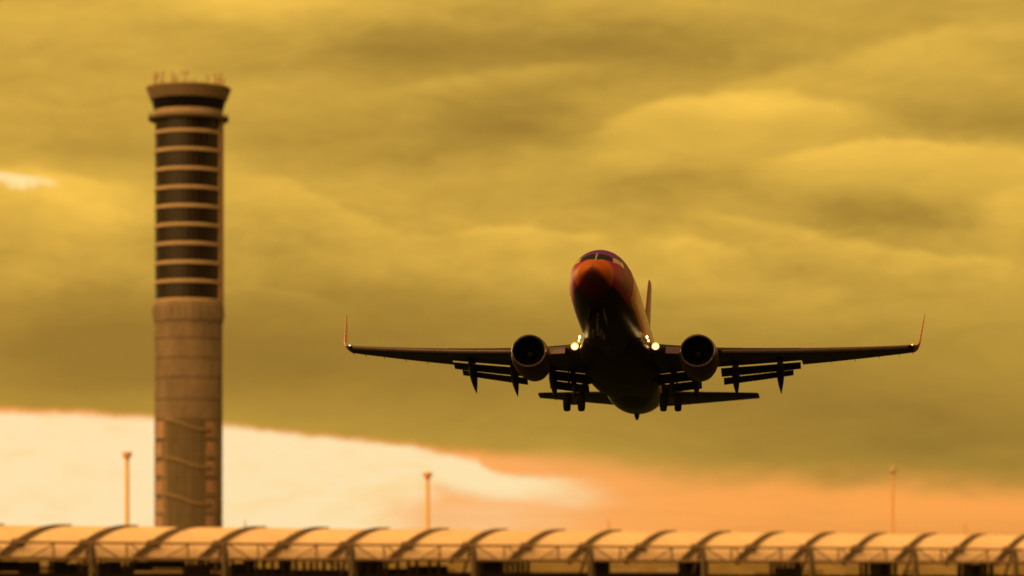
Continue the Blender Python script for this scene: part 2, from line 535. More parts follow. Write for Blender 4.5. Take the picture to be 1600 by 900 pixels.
# corbelled collar with a scalloped lower edge
b = MB()
rr = []
for r, v, sc in ((RS - .1, 499, 1), (RS + .22, 497, 1), (RS + .22, 474, 0), (RS + .1, 469, 0)):
    q = ring(r, tz(v), 120)
    if sc:
        for i, p in enumerate(q):
            p.z -= .35 * abs(math.sin(i * math.pi / 10))
    rr.append(q)
b.loft(rr, True, True, True)
b.build('collar', M_conc, tower, True, 30)
b = MB()
for i in range(30):
    t = 2 * math.pi * i / 30
    M = Matrix.Rotation(t, 3, 'Z')
    b.box(M @ Vector((0, -RS - .28, (tz(476) + tz(494)) / 2)), (.3, .25, tz(476) - tz(494)), M)
    if abs(t - math.pi) > 1.4:
        b.build('collar_rib', M_conc, tower)
    b = MB()
# ten glazed storeys
RG = 51 * TS
led = [202, 231, 261.3, 290.7, 320, 349.2, 378.7, 408.3, 437.6, 467]
tops = [179] + led[:-1]
for i, (vt, vb) in enumerate(zip(tops, led)):
    z1, z0 = tz(vt), tz(vb)
    wb = lathe([(RG, z0), (RG, z1)], 'window_band', M_glass, tower)
    mu = MB()
    for k in range(36):
        t = 2 * math.pi * (k + .3 * (i % 2)) / 36
        M = Matrix.Rotation(t, 3, 'Z')
        mu.box(M @ Vector((0, -RG - .03, (z0 + z1) / 2)), (.14, .16, z1 - z0 - .1), M)
    mu.build('mullion', M_mull, wb)
    lathe([(RG - .2, z0 - .40), (RG + .28, z0 - .40), (RG + .34, z0 - .26), (RG + .34, z0 + .28), (RG - .2, z0 + .36)], 'ledge_ring', M_ledge, tower)
# solid service core showing along the right-hand side
b = MB()
ro = RS + .25
b.loft([ring(ro, tz(472), 8, R(70), R(112), False) + ring(RS - 1.6, tz(472), 8, R(70), R(112), False)[::-1],
        ring(ro, tz(180), 8, R(70), R(112), False) + ring(RS - 1.6, tz(180), 8, R(70), R(112), False)[::-1]], True, True, True)
b.build('service_core', M_conc_pale, tower)
# cab
lathe([(RG - .2, tz(181)), (62 * TS, tz(181.5)), (63 * TS, tz(179.5)), (63 * TS, tz(176.5)), (RG - .2, tz(176))], 'balcony', M_joint, tower)
b = MB()
for k in range(48):
    t = 2 * math.pi * k / 48
    o = Vector((math.sin(t), -math.cos(t), 0)) * (61.5 * TS)
    b.bar(o + Vector((0, 0, tz(176.4))), o + Vector((0, 0, tz(171.5))), .03, 5)
for zz in (171.5, 174):
    q = ring(61.5 * TS, tz(zz), 48)
    for i in range(48):
        b.bar(q[i], q[(i + 1) % 48], .03, 5)
b.build('railing', M_mull, tower)
lathe([(52 * TS, tz(176)), (53.5 * TS, tz(166.5)), (50 * TS, tz(166))], 'cab_sill', M_ledge, tower)
cg = lathe([(52.5 * TS, tz(167)), (58 * TS, tz(148))], 'cab_window', M_cabglass, tower)
b = MB()
for k in range(30):
    t = 2 * math.pi * k / 30
    o = Vector((math.sin(t), -math.cos(t), 0))
    b = MB()
    b.bar(o * (52.8 * TS) + Vector((0, 0, tz(167))), o * (58.3 * TS) + Vector((0, 0, tz(148))), .09, 5)
    b.build('mullion', M_cabglass, cg)
lathe([(57 * TS, tz(149)), (59.5 * TS, tz(149.5)), (66.5 * TS, tz(131.5)), (66 * TS, tz(130)), (64.5 * TS, tz(130)), (63 * TS, tz(134)), (2, tz(134))], 'parapet', M_parapet, tower)
# antennas along the roof
zr = tz(134)
for (u, vt, kind, y) in [(244.5, 110, 'rod', -2), (248.5, 108, 'panel', -3), (252, 112, 'rod', 2), (257.5, 104, 'whip', -2), (262, 117, 'thin', 3), (271, 103, 'whip', 0), (275, 116, 'rod', -3),
                         (280, 113, 'rod', -4), (287, 118, 'thin', 1), (293, 107, 'tee', -3), (299, 117, 'thin', -2), (308, 119, 'rod', -4), (319, 98, 'thin', 2), (329, 112, 'rod', -4), (334, 118, 'thin', 1),
                         (338.5, 106, 'whip', -2), (343, 111, 'panel', 1), (348, 107, 'whip', -3), (351, 113, 'rod', 0)]:
    x = (u - 296) * TS
    b = MB()
    zt = tz(vt)
    r = {'panel': .16, 'rod': .2, 'whip': .16, 'tee': .14, 'thin': .06}[kind]
    b.bar((x, y, zr - .3), (x, y, zt), r, 8, r * .7)
    if kind == 'panel':
        for q in (-.42, .42):
            b.box((x + q, y, zt - .7), (.26, .3, 1.5))
        b.bar((x - .42, y, zt - .7), (x + .42, y, zt - .7), .06)
    if kind == 'tee':
        b.bar((x - .9, y, zt), (x + .9, y, zt), .13)
        b.bar((x - .8, y, zt), (x - .8, y, zt - .7), .09)
        b.bar((x + .8, y, zt), (x + .8, y, zt - .5), .09)
        b.bar((x, y, zt - .9), (x + .9, y, zt), .09)
    if kind in ('whip', 'rod'):
        b.bar((x - .4, y, zt - .7), (x + .4, y, zt - .7), .08)
        b.bar((x, y, zr - .3), (x, y, zr + .9), .3)
    b.build('antenna', M_ant, tower, True)

# ------------------------------------------------------------------ concourse
A_, B_, C_ = -694.18, 97.372, .010782
ALPHA = math.atan(C_ * F / B_)
Z0 = 608.0
PB = C_ / math.sin(ALPHA) * Z0                    # bay length, about 13.5 m
AX = Vector((math.cos(ALPHA), math.sin(ALPHA), 0))
PR = Vector((math.sin(ALPHA), -math.cos(ALPHA), 0))   # towards the camera
O = Vector((A_ / F * Z0, Z0, CZ))
WV, ZE, ZC = 9.0, 5.1, 11.62
conc = thing('concourse_building', 'long airport concourse under a vaulted pale membrane roof with curved ribs', 'concourse',
             (O.x, O.y, 0))


def vault(k, t, lift=0.):
    """point on the rib through crest k at vault angle t (0 near eave, pi/2 crest, pi far eave)"""
    tt = t / (math.pi / 2)
    a = k * PB - ((10.95 * (1 - tt)) + WV * math.cos(t) * math.sin(ALPHA)) / math.cos(ALPHA)
    p = (WV + lift) * math.cos(t)
    z = ZE + (ZC - ZE + lift) * math.sin(t)
    return O - Vector((O.x, O.y, 0)) + AX * a + PR * p + Vector((0, 0, z))


M_mem = bpy.data.materials.new('roof membrane')
M_mem.use_nodes = True
mt = M_mem.node_tree
bs = mt.nodes['Principled BSDF']
bs.inputs['Roughness'].default_value = .6
tcn = mt.nodes.new('ShaderNodeTexCoord')
non = mt.nodes.new('ShaderNodeTexNoise')
non.inputs['Scale'].default_value = .12
non.inputs['Detail'].default_value = 5
mt.links.new(tcn.outputs['Object'], non.inputs['Vector'])
crn = mt.nodes.new('ShaderNodeValToRGB')
crn.color_ramp.elements[0].position = .3
crn.color_ramp.elements[0].color = (.84, .64, .50, 1)
crn.color_ramp.elements[1].position = .7
crn.color_ramp.elements[1].color = (.95, .76, .60, 1)
mt.links.new(non.outputs['Fac'], crn.inputs['Fac'])
nm = NB(mt)
dot = mt.nodes.new('ShaderNodeVectorMath')
dot.operation = 'DOT_PRODUCT'
dot.inputs[1].default_value = AX
mt.links.new(tcn.outputs['Object'], dot.inputs[0])
seam = nm.smooth(nm.m('ABSOLUTE', nm.m('SUBTRACT', nm.m('FRACT', nm.m('MULTIPLY', dot.outputs['Value'], .42)), .5)), .05, .02)
sepm = mt.nodes.new('ShaderNodeSeparateXYZ')
mt.links.new(tcn.outputs['Object'], sepm.inputs[0])
streak = nm.noise(nm.xyz(nm.m('MULTIPLY', dot.outputs['Value'], .9), 0, nm.m('MULTIPLY', sepm.outputs[2], .12)), 1.0, 5, .65)
cm = nm.mix(nm.m('MULTIPLY', seam, .30), crn.outputs['Color'], (.42, .30, .22))
cm = nm.mix(nm.m('MULTIPLY', nm.smooth(streak, .50, .75), .35), cm, (.52, .36, .25))
mt.links.new(cm, bs.inputs['Base Color'])
tr = mt.nodes.new('ShaderNodeBsdfTranslucent')
tr.inputs['Color'].default_value = (.8, .6, .42, 1)
mx = mt.nodes.new('ShaderNodeMixShader')
mx.inputs[0].default_value = .25
mo = mt.nodes['Material Output']
mt.links.new(bs.outputs[0], mx.inputs[1])
mt.links.new(tr.outputs[0], mx.inputs[2])
mt.links.new(mx.outputs[0], mo.inputs['Surface'])
M_rib = mat('rib steel', (.085, .058, .036), .6, var=.15, scale=.5)
M_node = mat('rib joint casting', (.08, .05, .035), .7)
M_pipe = mat('truss pipe', (.19, .12, .07), .6, var=.1, scale=.6)
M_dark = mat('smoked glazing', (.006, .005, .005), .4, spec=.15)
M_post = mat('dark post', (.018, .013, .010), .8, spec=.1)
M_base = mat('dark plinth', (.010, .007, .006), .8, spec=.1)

K0, K1 = -2, 20
for k in range(K0, K1):
    b = MB()
    nu, ntt = 6, 26
    rows = []
    for j in range(ntt + 1):
        t = math.pi * j / ntt
        row = []
        for i in range(nu + 1):
            x = i / nu
            sag = -.06 * math.sin(math.pi * x) * math.sin(t)      # tensioned cloth dips between ribs
            row.append(vault(k + x, t, sag))
        rows.append(row)
    b.loft(rows, closed=False)
    # a second skin 12 mm inside makes it a real sheet
    b.build('roof_membrane', M_mem, conc, True)
for k in range(K0, K1 + 1):
    b = MB()
    rings = []
    for j in range(41):
        t = (math.pi / 2 + .04) * (j / 40)
        w = .66 - .16 * math.sin(t)
        d = .66 - .14 * math.sin(t)
        up = (PR * math.cos(t) + Vector((0, 0, math.sin(t)))).normalized()
        c = vault(k, t, -.24 * math.sin(t) ** 2)
        tan = (vault(k, min(t + .02, math.pi)) - vault(k, max(t - .02, 0))).normalized()
        side = tan.cross(up).normalized()
        up = side.cross(tan).normalized()
        rings.append([c + side * w + up * -.1, c + side * w + up * d, c - side * w + up * d, c - side * w + up * -.1])
    b.loft(rings, True, True, True)
    rb = b.build('arch_rib', M_rib, conc, True, 40)
    c = vault(k, .50, .35)
    b = MB()
    b.box(c, (2.3, 1.6, 1.1))
    b.box(c + Vector((-.8, 0, -.55)), (1.3, 1.3, .7))
    b.build('rib_joint', M_node, rb)
# eave truss in front of the vault
PF = WV + 1.2


def eave(a, z, p=PF):
    return Vector((0, 0, CZ + z)) + AX * a + PR * p


ZU, ZL = 8.25, 5.35
# along-axis shift that puts axis coordinate a (in front plane) under the crest pixel of rib k
SH = -PF * math.sin(ALPHA) / math.cos(ALPHA)
b = MB()
b.bar(eave(K0 * PB - 30, ZU), eave(K1 * PB + 10, ZU), .24, 8)
b.build('upper_chord', M_pipe, conc, True)
b = MB()
b.bar(eave(K0 * PB - 30, ZL), eave(K1 * PB + 10, ZL), .30, 8)
b.build('lower_chord', M_pipe, conc, True)


def colpos(k):                      # column nodes stand half a bay left of odd crests
    return (k - .54) * PB + SH


for k in range(K0 + 1, K1 + 2):
    if k % 2 == 0:
        continue
    c0, c1 = colpos(k), colpos(k) + 2 * PB
    for x in (.27, .73):
        b1 = MB()
        b1.bar(eave(c0 + (c1 - c0) * x, ZL), eave(c0 + (c1 - c0) * x, ZU), .20, 6)
        b1.build('truss_vertical', M_pipe, conc, True)
    for xa, xb in ((.03, .22), (.97, .78) if False else (.75, .55), (.29, .43)):
        b2 = MB()
        b2.bar(eave(c0 + (c1 - c0) * xa, ZU), eave(c0 + (c1 - c0) * xb, ZL), .15, 6)
        b2.build('truss_diagonal', M_pipe, conc, True)
    col = MB()
    col.bar(eave(c0, ZU, PF + .3), eave(c0 - .2, -CZ, PF + 1.0), .42, 10, .5)
    col.bar(eave(c0 + .3, ZU, PF + .2), eave(c0 + 3.2, -CZ, PF - 2.0), .34, 10, .42)
    col.bar(eave(c0 - .2, ZU, PF + .1), eave(c0 - 2.3, -CZ, PF - 5.0), .30, 10, .36)
    col.build('column', M_rib, conc, True)


def axis_at(u, p=PF):
    """axis coordinate of the front plane (p metres towards the camera) seen at photo column u"""
    w = (u - 800) / F
    o = O + PR * p
    return (w * o.y - o.x) / (AX.x - w * AX.y)


def zat(v, a, p=PF):
    y = (O + AX * a + PR * p).y
    return at(800, v, y).z - CZ


def panel(name, u0, u1, v0, v1, m, p, th=.4):
    a0, a1 = axis_at(u0, p), axis_at(u1, p)
    zt, zb = zat(v0, a0, p), (zat(v1, a0, p) if v1 < 905 else -CZ)
    b = MB()
    q = [AX * a0 + PR * p, AX * a1 + PR * p, AX * a1 + PR * (p - th), AX * a0 + PR * (p - th)]
    b.loft([[x + Vector((0, 0, CZ + zb)) for x in q], [x + Vector((0, 0, CZ + zt)) for x in q]], True, True, True)
    return b.build(name, m, conc)


# dark glazed rooms and posts below the roof
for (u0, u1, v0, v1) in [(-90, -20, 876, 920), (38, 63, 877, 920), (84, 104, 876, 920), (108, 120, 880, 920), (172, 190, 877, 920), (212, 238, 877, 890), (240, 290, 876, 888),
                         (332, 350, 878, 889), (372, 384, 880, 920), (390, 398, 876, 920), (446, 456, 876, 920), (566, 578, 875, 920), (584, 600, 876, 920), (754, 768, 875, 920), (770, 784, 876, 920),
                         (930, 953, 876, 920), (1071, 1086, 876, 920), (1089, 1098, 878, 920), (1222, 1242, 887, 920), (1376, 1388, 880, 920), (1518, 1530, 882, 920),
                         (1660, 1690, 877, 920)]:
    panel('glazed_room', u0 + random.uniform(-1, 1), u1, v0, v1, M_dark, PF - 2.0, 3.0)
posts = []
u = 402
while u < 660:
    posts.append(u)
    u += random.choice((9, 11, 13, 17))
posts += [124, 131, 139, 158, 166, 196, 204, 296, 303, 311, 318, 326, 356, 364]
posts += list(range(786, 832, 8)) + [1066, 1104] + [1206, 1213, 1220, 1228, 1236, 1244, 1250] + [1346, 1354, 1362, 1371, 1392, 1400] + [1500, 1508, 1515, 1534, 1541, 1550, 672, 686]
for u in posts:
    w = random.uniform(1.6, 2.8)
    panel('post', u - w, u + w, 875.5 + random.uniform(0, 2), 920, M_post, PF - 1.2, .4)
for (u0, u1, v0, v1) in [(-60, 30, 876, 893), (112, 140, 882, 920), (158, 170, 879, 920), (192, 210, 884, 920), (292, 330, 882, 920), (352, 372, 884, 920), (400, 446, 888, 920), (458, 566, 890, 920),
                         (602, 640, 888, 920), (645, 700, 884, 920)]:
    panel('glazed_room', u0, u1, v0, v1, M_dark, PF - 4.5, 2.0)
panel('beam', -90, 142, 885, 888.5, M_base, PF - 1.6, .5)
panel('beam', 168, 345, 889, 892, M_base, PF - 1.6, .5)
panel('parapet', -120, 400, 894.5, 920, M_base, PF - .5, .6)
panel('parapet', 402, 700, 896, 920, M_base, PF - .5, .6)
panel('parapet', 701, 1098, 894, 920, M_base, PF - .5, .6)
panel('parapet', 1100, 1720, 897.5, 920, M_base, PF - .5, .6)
# low terminal wing that closes the view under the roof
TP = -34.0
ter = thing('terminal_wing', 'low ochre terminal wing glimpsed between the posts under the vaulted roof', 'terminal', (O.x, O.y, 0))
M_ter = mat('ochre render', (.36, .27, .11), .85, var=.3, scale=.12, stretch=(1, 1, 2))
M_terw = mat('terminal window strip', (.20, .13, .06), .5, var=.3, scale=.2)
b = MB()
a0, a1 = -60, K1 * PB + 60
b.loft([[AX * a0 + PR * TP, AX * a1 + PR * TP, AX * a1 + PR * (TP - 14), AX * a0 + PR * (TP - 14)],
        [AX * a0 + PR * TP + Vector((0, 0, CZ + 6.5)), AX * a1 + PR * TP + Vector((0, 0, CZ + 6.5)), AX * a1 + PR * (TP - 14) + Vector((0, 0, CZ + 6.5)), AX * a0 + PR * (TP - 14) + Vector((0, 0, CZ + 6.5))]], True, True, True)
b.build('wall', M_ter, ter)
aa = a0 + 4
while aa < a1 - 10:
    L = random.uniform(3, 9)
    zz = random.choice((2.6, 3.0, 3.6))
    h = random.uniform(.5, 1.0)
    b = MB()
    c = AX * (aa + L / 2) + PR * (TP + .06) + Vector((0, 0, CZ + zz))
    b.box(c, (L, .16, h), Matrix.Rotation(ALPHA, 3, 'Z'))
    b.build('window', M_terw if random.random() < .7 else M_ledge, ter)
    aa += L + random.uniform(2, 8)

# ------------------------------------------------------------------ masts
M_mast = mat('mast steel', (.92, .58, .17), .55, metal=0)  # glow of the hazy sky mixed into the pole colour
M_mastd = mat('hazed mast steel', (.65, .36, .16), .6)  # hazy sky tint mixed into this steel's colour as well
M_head = mat('mast lamp head', (.85, .45, .14), .5)


def mast(u, vt, Y, r, label, head, m):
    p = at(u, vt, Y)
    t = thing('floodlight_mast', label, 'floodlight mast', (p.x, p.y, 0), 'masts standing behind the roof')
    b = MB()
    b.bar((0, 0, 0), (0, 0, p.z - 1), r * 1.25, 12, r)
    b.build('pole', m, t, True)
    b = MB()
    s = r / .4
    if head == 'cone':
        b.loft([[Vector((q * math.cos(k * math.pi / 6), q * math.sin(k * math.pi / 6), z)) for k in range(12)]
                for q, z in ((r, p.z - 1.6 * s), (r * 1.5, p.z - 1.1 * s), (r * 2.4, p.z - .5 * s), (r * 2.4, p.z - .1 * s), (r * 1.2, p.z))], True, True, True)
    else:
        b.loft([[Vector((q * math.cos(k * math.pi / 6), q * math.sin(k * math.pi / 6), z)) for k in range(12)]
                for q, z in ((r, p.z - 1.8), (r * 2.4, p.z - 1.4), (r * 2.8, p.z - .7), (r * 2.2, p.z - .1), (r * .8, p.z + .15))], True, True, True)
    b.build('lamp_head', M_head if head == 'cone' else M_ledge, t, True, 50)
    return t


mast(198.5, 706, 780, .5, 'orange floodlight mast left of the control tower', 'cone', M_mast)
mast(668, 738, 790, .48, 'orange floodlight mast midway between tower and jet', 'cone', M_mast)
mast(1395, 730, 800, .24, 'thin mast with round pale head below the right wing tip', 'ball', M_mastd)


def rod(u, vt, Y, r, label):
    p = at(u, vt, Y)
    t = thing('lightning_rod', label, 'lightning rod', (p.x, p.y, 0), 'short rods peeping over the roof')
    b = MB()
    b.bar((0, 0, 0), (0, 0, p.z - 1.2), r * 1.6, 8, r)
    b.build('pole', M_mastd, t, True)
    b = MB()
    b.bar((0, 0, p.z - 1.2), (0, 0, p.z), r * .8, 8, r * .3)
    b.build('tip', M_mastd, t, True)


rod(383, 811, 790, .22, 'short rod over the roof just right of the control tower')
rod(951, 809, 800, .20, 'short rod over the roof below the jet')
rod(1508, 814, 810, .20, 'short rod over the roof near the right edge, beyond the thin mast')

# ------------------------------------------------------------------ the jet
T_ = np.array([4.26559, 17.47814, 170.25976])
pt, yw, rl = np.radians([10.2428, 6.9841, -.4670])


def rotm(p, y, r):
    cx, sx_ = np.cos(p), np.sin(p)
    cy, sy = np.cos(y), np.sin(y)
    cr_, sr = np.cos(r), np.sin(r)
    Bm = np.array([[0, 1, 0], [0, 0, 1], [1, 0, 0]], float)
    return np.array([[cy, 0, sy], [0, 1, 0], [-sy, 0, cy]]) @ np.array([[1, 0, 0], [0, cx, -sx_], [0, sx_, cx]]) @ np.array([[cr_, -sr, 0], [sr, cr_, 0], [0, 0, 1]]) @ Bm


Rq = rotm(pt, yw, rl)
C2W = np.array([[1, 0, 0], [0, -SP, CP], [0, CP, SP]])      # (right, up, depth) -> world
Mw = C2W @ Rq
loc = C2W @ T_ + np.array([0, 0, CZ])
jet = thing('passenger_jet', 'purple and orange twin-engine passenger jet climbing with landing gear and flaps down, lights on', 'airplane')
m4 = Matrix.Identity(4)
for i in range(3):
    m4[i][0], m4[i][1], m4[i][2] = -Mw[i][0], Mw[i][1], Mw[i][2]
    m4[i][3] = loc[i]
jet.matrix_world = m4


def P(aft, y, z):
    return Vector((-aft, y, z))


ST = [  # aft, top, bottom, half width
    (0, -.55, -.55, 0), (.1, -.32, -.82, .30), (.3, -.15, -1.0, .53), (.6, .02, -1.17, .76), (1.0, .18, -1.35, .95), (1.5, .35, -1.51, 1.15),
    (1.8, .47, -1.59, 1.24), (2.2, .74, -1.69, 1.34), (2.6, 1.01, -1.77, 1.42), (3.0, 1.24, -1.83, 1.48), (3.5, 1.47, -1.89, 1.555), (4.2, 1.70, -1.94, 1.64),
    (5, 1.87, -1.98, 1.72), (6, 1.96, -2.0, 1.79), (8, 2.0, -2.0, 1.865), (10, 2.0, -2.0, 1.88), (20, 2.0, -2.0, 1.88), (26, 2.0, -1.98, 1.88), (27.5, 2.0, -1.88, 1.875), (29, 2.0, -1.64, 1.83),
    (31, 1.98, -1.17, 1.67), (33, 1.93, -.62, 1.40), (35, 1.83, -.07, 1.03), (36.5, 1.68, .36, .70), (37.5, 1.5, .66, .42), (38.0, 1.27, .85, .2)]
SA = np.array(ST)
_s = np.sqrt(SA[:, 0])


def _pchip(x, y):
    h = np.diff(x)
    d = np.diff(y) / h
    m = np.zeros_like(y)
    for i in range(1, len(y) - 1):
        if d[i - 1] * d[i] > 0:
            w1_, w2_ = 2 * h[i] + h[i - 1], h[i] + 2 * h[i - 1]
            m[i] = (w1_ + w2_) / (w1_ / d[i - 1] + w2_ / d[i])
    m[0], m[-1] = d[0], d[-1]

    def f(q):
        i = int(np.clip(np.searchsorted(x, q) - 1, 0, len(x) - 2))
        t = (q - x[i]) / h[i]
        return ((1 + 2 * t) * (1 - t) ** 2 * y[i] + t * (1 - t) ** 2 * h[i] * m[i] + t * t * (3 - 2 * t) * y[i + 1] + t * t * (t - 1) * h[i] * m[i + 1])
    return f


fT, fB, fW = (_pchip(_s, SA[:, i]) for i in (1, 2, 3))


def skin(aft, phi, off=0.):
    """fuselage surface; phi from the crown, + to viewer's right"""
    q = math.sqrt(max(aft, 0))
    t, b_, w = fT(q), fB(q), fW(q)
    zc = (t + b_) / 2
    h = (t - b_) / 2
    k = 1 + off / max(h, .2)
    return P(aft, w * k * math.sin(phi), zc + h * k * math.cos(phi))


# paint
def paint():
    m = bpy.data.materials.new('jet livery')
    m.use_nodes = True
    t = m.node_tree
    n = NB(t)
    bsdf = t.nodes['Principled BSDF']
    tcx = t.nodes.new('ShaderNodeTexCoord')
    sep = t.nodes.new('ShaderNodeSeparateXYZ')
    t.links.new(tcx.outputs['Object'], sep.inputs[0])
    x, y, z = sep.outputs
    aft = n.m('MULTIPLY', x, -1)
    # orange beak on the nose, purple crown, crimson cheeks, dark grey belly
    edge = n.m('ADD', aft, n.m('MULTIPLY', n.m('MULTIPLY', y, y), .75))
    beak = n.smooth(edge, 2.12, 2.0)
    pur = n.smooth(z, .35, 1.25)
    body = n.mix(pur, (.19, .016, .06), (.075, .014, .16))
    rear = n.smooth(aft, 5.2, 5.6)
    flank = n.mix(n.smooth(z, -.95, -.80), (.045, .035, .03), (.52, .17, .035))  # flank orange carries the golden sky reflection in its base colour
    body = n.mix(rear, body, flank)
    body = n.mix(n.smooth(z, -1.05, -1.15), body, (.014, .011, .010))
    shade_vee = n.m('ADD', z, n.m('MULTIPLY', n.m('ABSOLUTE', y), .8))
    beakc = n.mix(n.smooth(shade_vee, -.62, -.12), (.035, .005, .008), (.27, .060, .006))  # underside shade painted into the lower nose as a dark inverted V
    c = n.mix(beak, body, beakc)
    # panel joints and grime
    no = t.nodes.new('ShaderNodeTexNoise')
    no.inputs['Scale'].default_value = 1.5
    no.inputs['Detail'].default_value = 8
    t.links.new(tcx.outputs['Object'], no.inputs['Vector'])
    gr = n.m('MULTIPLY', n.smooth(no.outputs['Fac'], .45, .75), .35)
    c = n.mix(gr, c, (.03, .02, .018))
    jn = n.m('FRACT', n.m('MULTIPLY', aft, .62))
    jl = n.m('MULTIPLY', n.m('LESS_THAN', jn, .012), .5)
    c = n.mix(jl, c, (.01, .008, .008))
    t.links.new(c, bsdf.inputs['Base Color'])
    bsdf.inputs['Roughness'].default_value = .32
    sp = n.m('MULTIPLY', n.smooth(n.m('ADD', z, n.m('MULTIPLY', n.smooth(aft, 23, 27), 1.0)), -1.1, -.3), .28)
    sp = n.m('MULTIPLY', sp, n.m('ADD', .45, n.m('MULTIPLY', n.smooth(aft, 4.5, 8.0), .55)))
    t.links.new(n.m('ADD', sp, .03), bsdf.inputs['Specular IOR Level'])
    low = n.m('MULTIPLY', n.smooth(z, -1.0, -.4), n.smooth(aft, 5.0, 8.0))
    t.links.new(n.m('ADD', n.m('MULTIPLY', low, .2), n.m('MULTIPLY', n.smooth(aft, 24, 27), .22)), bsdf.inputs['Coat Weight'])
    bsdf.inputs['Coat Roughness'].default_value = .10
    rg = n.m('ADD', n.m('ADD', .26, n.m('MULTIPLY', n.smooth(aft, 8, 4), .14)), n.m('MULTIPLY', no.outputs['Fac'], .16))
    t.links.new(rg, bsdf.inputs['Roughness'])
    return m


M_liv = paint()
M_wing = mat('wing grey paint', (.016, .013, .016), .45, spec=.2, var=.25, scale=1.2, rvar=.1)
M_slat = mat('slat painted metal', (.075, .05, .068), .4, metal=.2, var=.15, scale=2)
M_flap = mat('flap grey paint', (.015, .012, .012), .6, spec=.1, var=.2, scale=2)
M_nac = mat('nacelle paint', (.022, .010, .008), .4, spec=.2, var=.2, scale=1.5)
M_lip = mat('inlet lip metal', (.42, .36, .34), .28, metal=1.0)
M_fan = mat('fan titanium', (.006, .006, .006), .6, spec=.1)
M_blk = mat('inlet liner', (.004, .004, .004), .9, spec=.05)
M_tyre = mat('tyre rubber', (.008, .008, .008), .9, spec=.1)
M_rim = mat('wheel hub', (.02, .018, .016), .6, spec=.2)
M_gear = mat('gear leg paint', (.014, .012, .011), .6, spec=.2)
M_win = mat('cockpit glass', (.006, .007, .014), .06, spec=.25)
M_winside = mat('cockpit side glass', (.30, .24, .17), .12, spec=.8)  # bright sky reflection put into the side panes' pale base colour
M_frame = mat('window frame metal', (.20, .17, .17), .4, metal=.3)
M_red = mat('winglet paint', (.34, .055, .015), .35, coat=.4)
M_finp = mat('fin paint', (.12, .032, .03), .45, coat=.1, var=.15, scale=1)
M_lamp = mat('landing lamp', (1, .9, .7), .3, emit=(1.0, .66, .22), estr=16)
M_halo = mat('lamp reflector ring', (1, .7, .3), .3, emit=(1.0, .43, .03), estr=.85)  # glowing ring added to stand for the glare around each landing lamp
M_lamp2 = mat('turnoff lamp', (1, .9, .7), .3, emit=(1.0, .65, .25), estr=6)
M_green = mat('green navigation lamp', (.6, 1, .7), .3, emit=(.55, 1.0, .55), estr=2)
M_redl = mat('red navigation lamp', (1, .4, .1), .3, emit=(1.0, .28, .04), estr=4)

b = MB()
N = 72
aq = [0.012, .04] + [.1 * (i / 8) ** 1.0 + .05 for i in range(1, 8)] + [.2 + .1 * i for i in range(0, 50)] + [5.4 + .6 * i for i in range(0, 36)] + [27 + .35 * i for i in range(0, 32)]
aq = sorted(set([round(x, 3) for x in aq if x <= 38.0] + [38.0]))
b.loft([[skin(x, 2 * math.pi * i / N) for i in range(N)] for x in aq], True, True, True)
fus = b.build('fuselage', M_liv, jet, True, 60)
# wing to body fairing
b = MB()
rings = []
for i in range(33):
    x = i / 32
    aft = 11.6 + 12.6 * x
    e_ = math.sin(math.pi * min(1, max(0, x))) ** .45
    hw = 1.2 + 1.06 * e_
    bt = -1.7 - .46 * e_
    tp = -.45 * e_ - 1.2 * (1 - e_)
    zc, h = (tp + bt) / 2, (tp - bt) / 2
    rr_ = []
    for k in range(40):
        t = 2 * math.pi * k / 40
        cs, sn = math.cos(t), math.sin(t)
        rr_.append(P(aft, hw * math.copysign(abs(sn) ** .75, sn), zc + h * math.copysign(abs(cs) ** .8, cs)))
    rings.append(rr_)
b.loft(rings, True, True, True)
b.build('belly_fairing', M_liv, jet, True, 60)


def patch(name, corners, m, parent, off=.012, nn=6, phis=True):
    """window on the skin: corners (aft, phi deg) a-b-c-d"""
    b = MB()
    (a0, p0), (a1, p1), (a2, p2), (a3, p3) = corners
    g2 = []
    for o in (off, -.05):
        rows = []
        for j in range(nn + 1):
            v = j / nn
            row = []
            for i in range(nn + 1):
                u_ = i / nn
                aa_ = (1 - v) * ((1 - u_) * a0 + u_ * a1) + v * ((1 - u_) * a3 + u_ * a2)
                pp = (1 - v) * ((1 - u_) * p0 + u_ * p1) + v * ((1 - u_) * p3 + u_ * p2)
                row.append(skin(aa_, R(pp), o))
            rows.append(row)
        g2.append(rows)
    b.loft(g2[0], closed=False)
    edge = lambda r: r[0] + [q[-1] for q in r[1:]] + r[-1][-2::-1] + [q[0] for q in r[-2:0:-1]]
    b.loft([edge(g2[0]), edge(g2[1])], True)
    return b.build(name, m, parent, True, 40)


for sg in (-1, 1):
    w = patch('cockpit_window', [(1.80, sg * 2), (2.12, sg * 40), (2.66, sg * 34), (2.56, sg * 2)], M_win, fus)
    patch('cockpit_window', [(2.17, sg * 44), (2.72, sg * 60), (3.10, sg * 49), (2.72, sg * 37)], M_winside, fus)
    patch('cockpit_window', [(2.80, sg * 62), (3.25, sg * 69), (3.50, sg * 57), (3.18, sg * 51)], M_winside, fus)
    # cabin windows and doors
    for i in range(44):
        aft = 7.2 + i * .508
        b = MB()
        ph = 74
        patch('cabin_window', [(aft, sg * (ph + 4.5)), (aft + .26, sg * (ph + 4.5)), (aft + .26, sg * (ph - 5)), (aft, sg * (ph - 5))], M_win, fus, .006, 2)
    patch('cabin_door', [(5.15, sg * 113), (6.0, sg * 113), (6.0, sg * 62), (5.15, sg * 62)], M_liv, fus, .02, 6)
patch('window_post', [(1.76, -2.2), (1.76, 2.2), (2.6, 2.2), (2.6, -2.2)], M_frame, fus, .02)
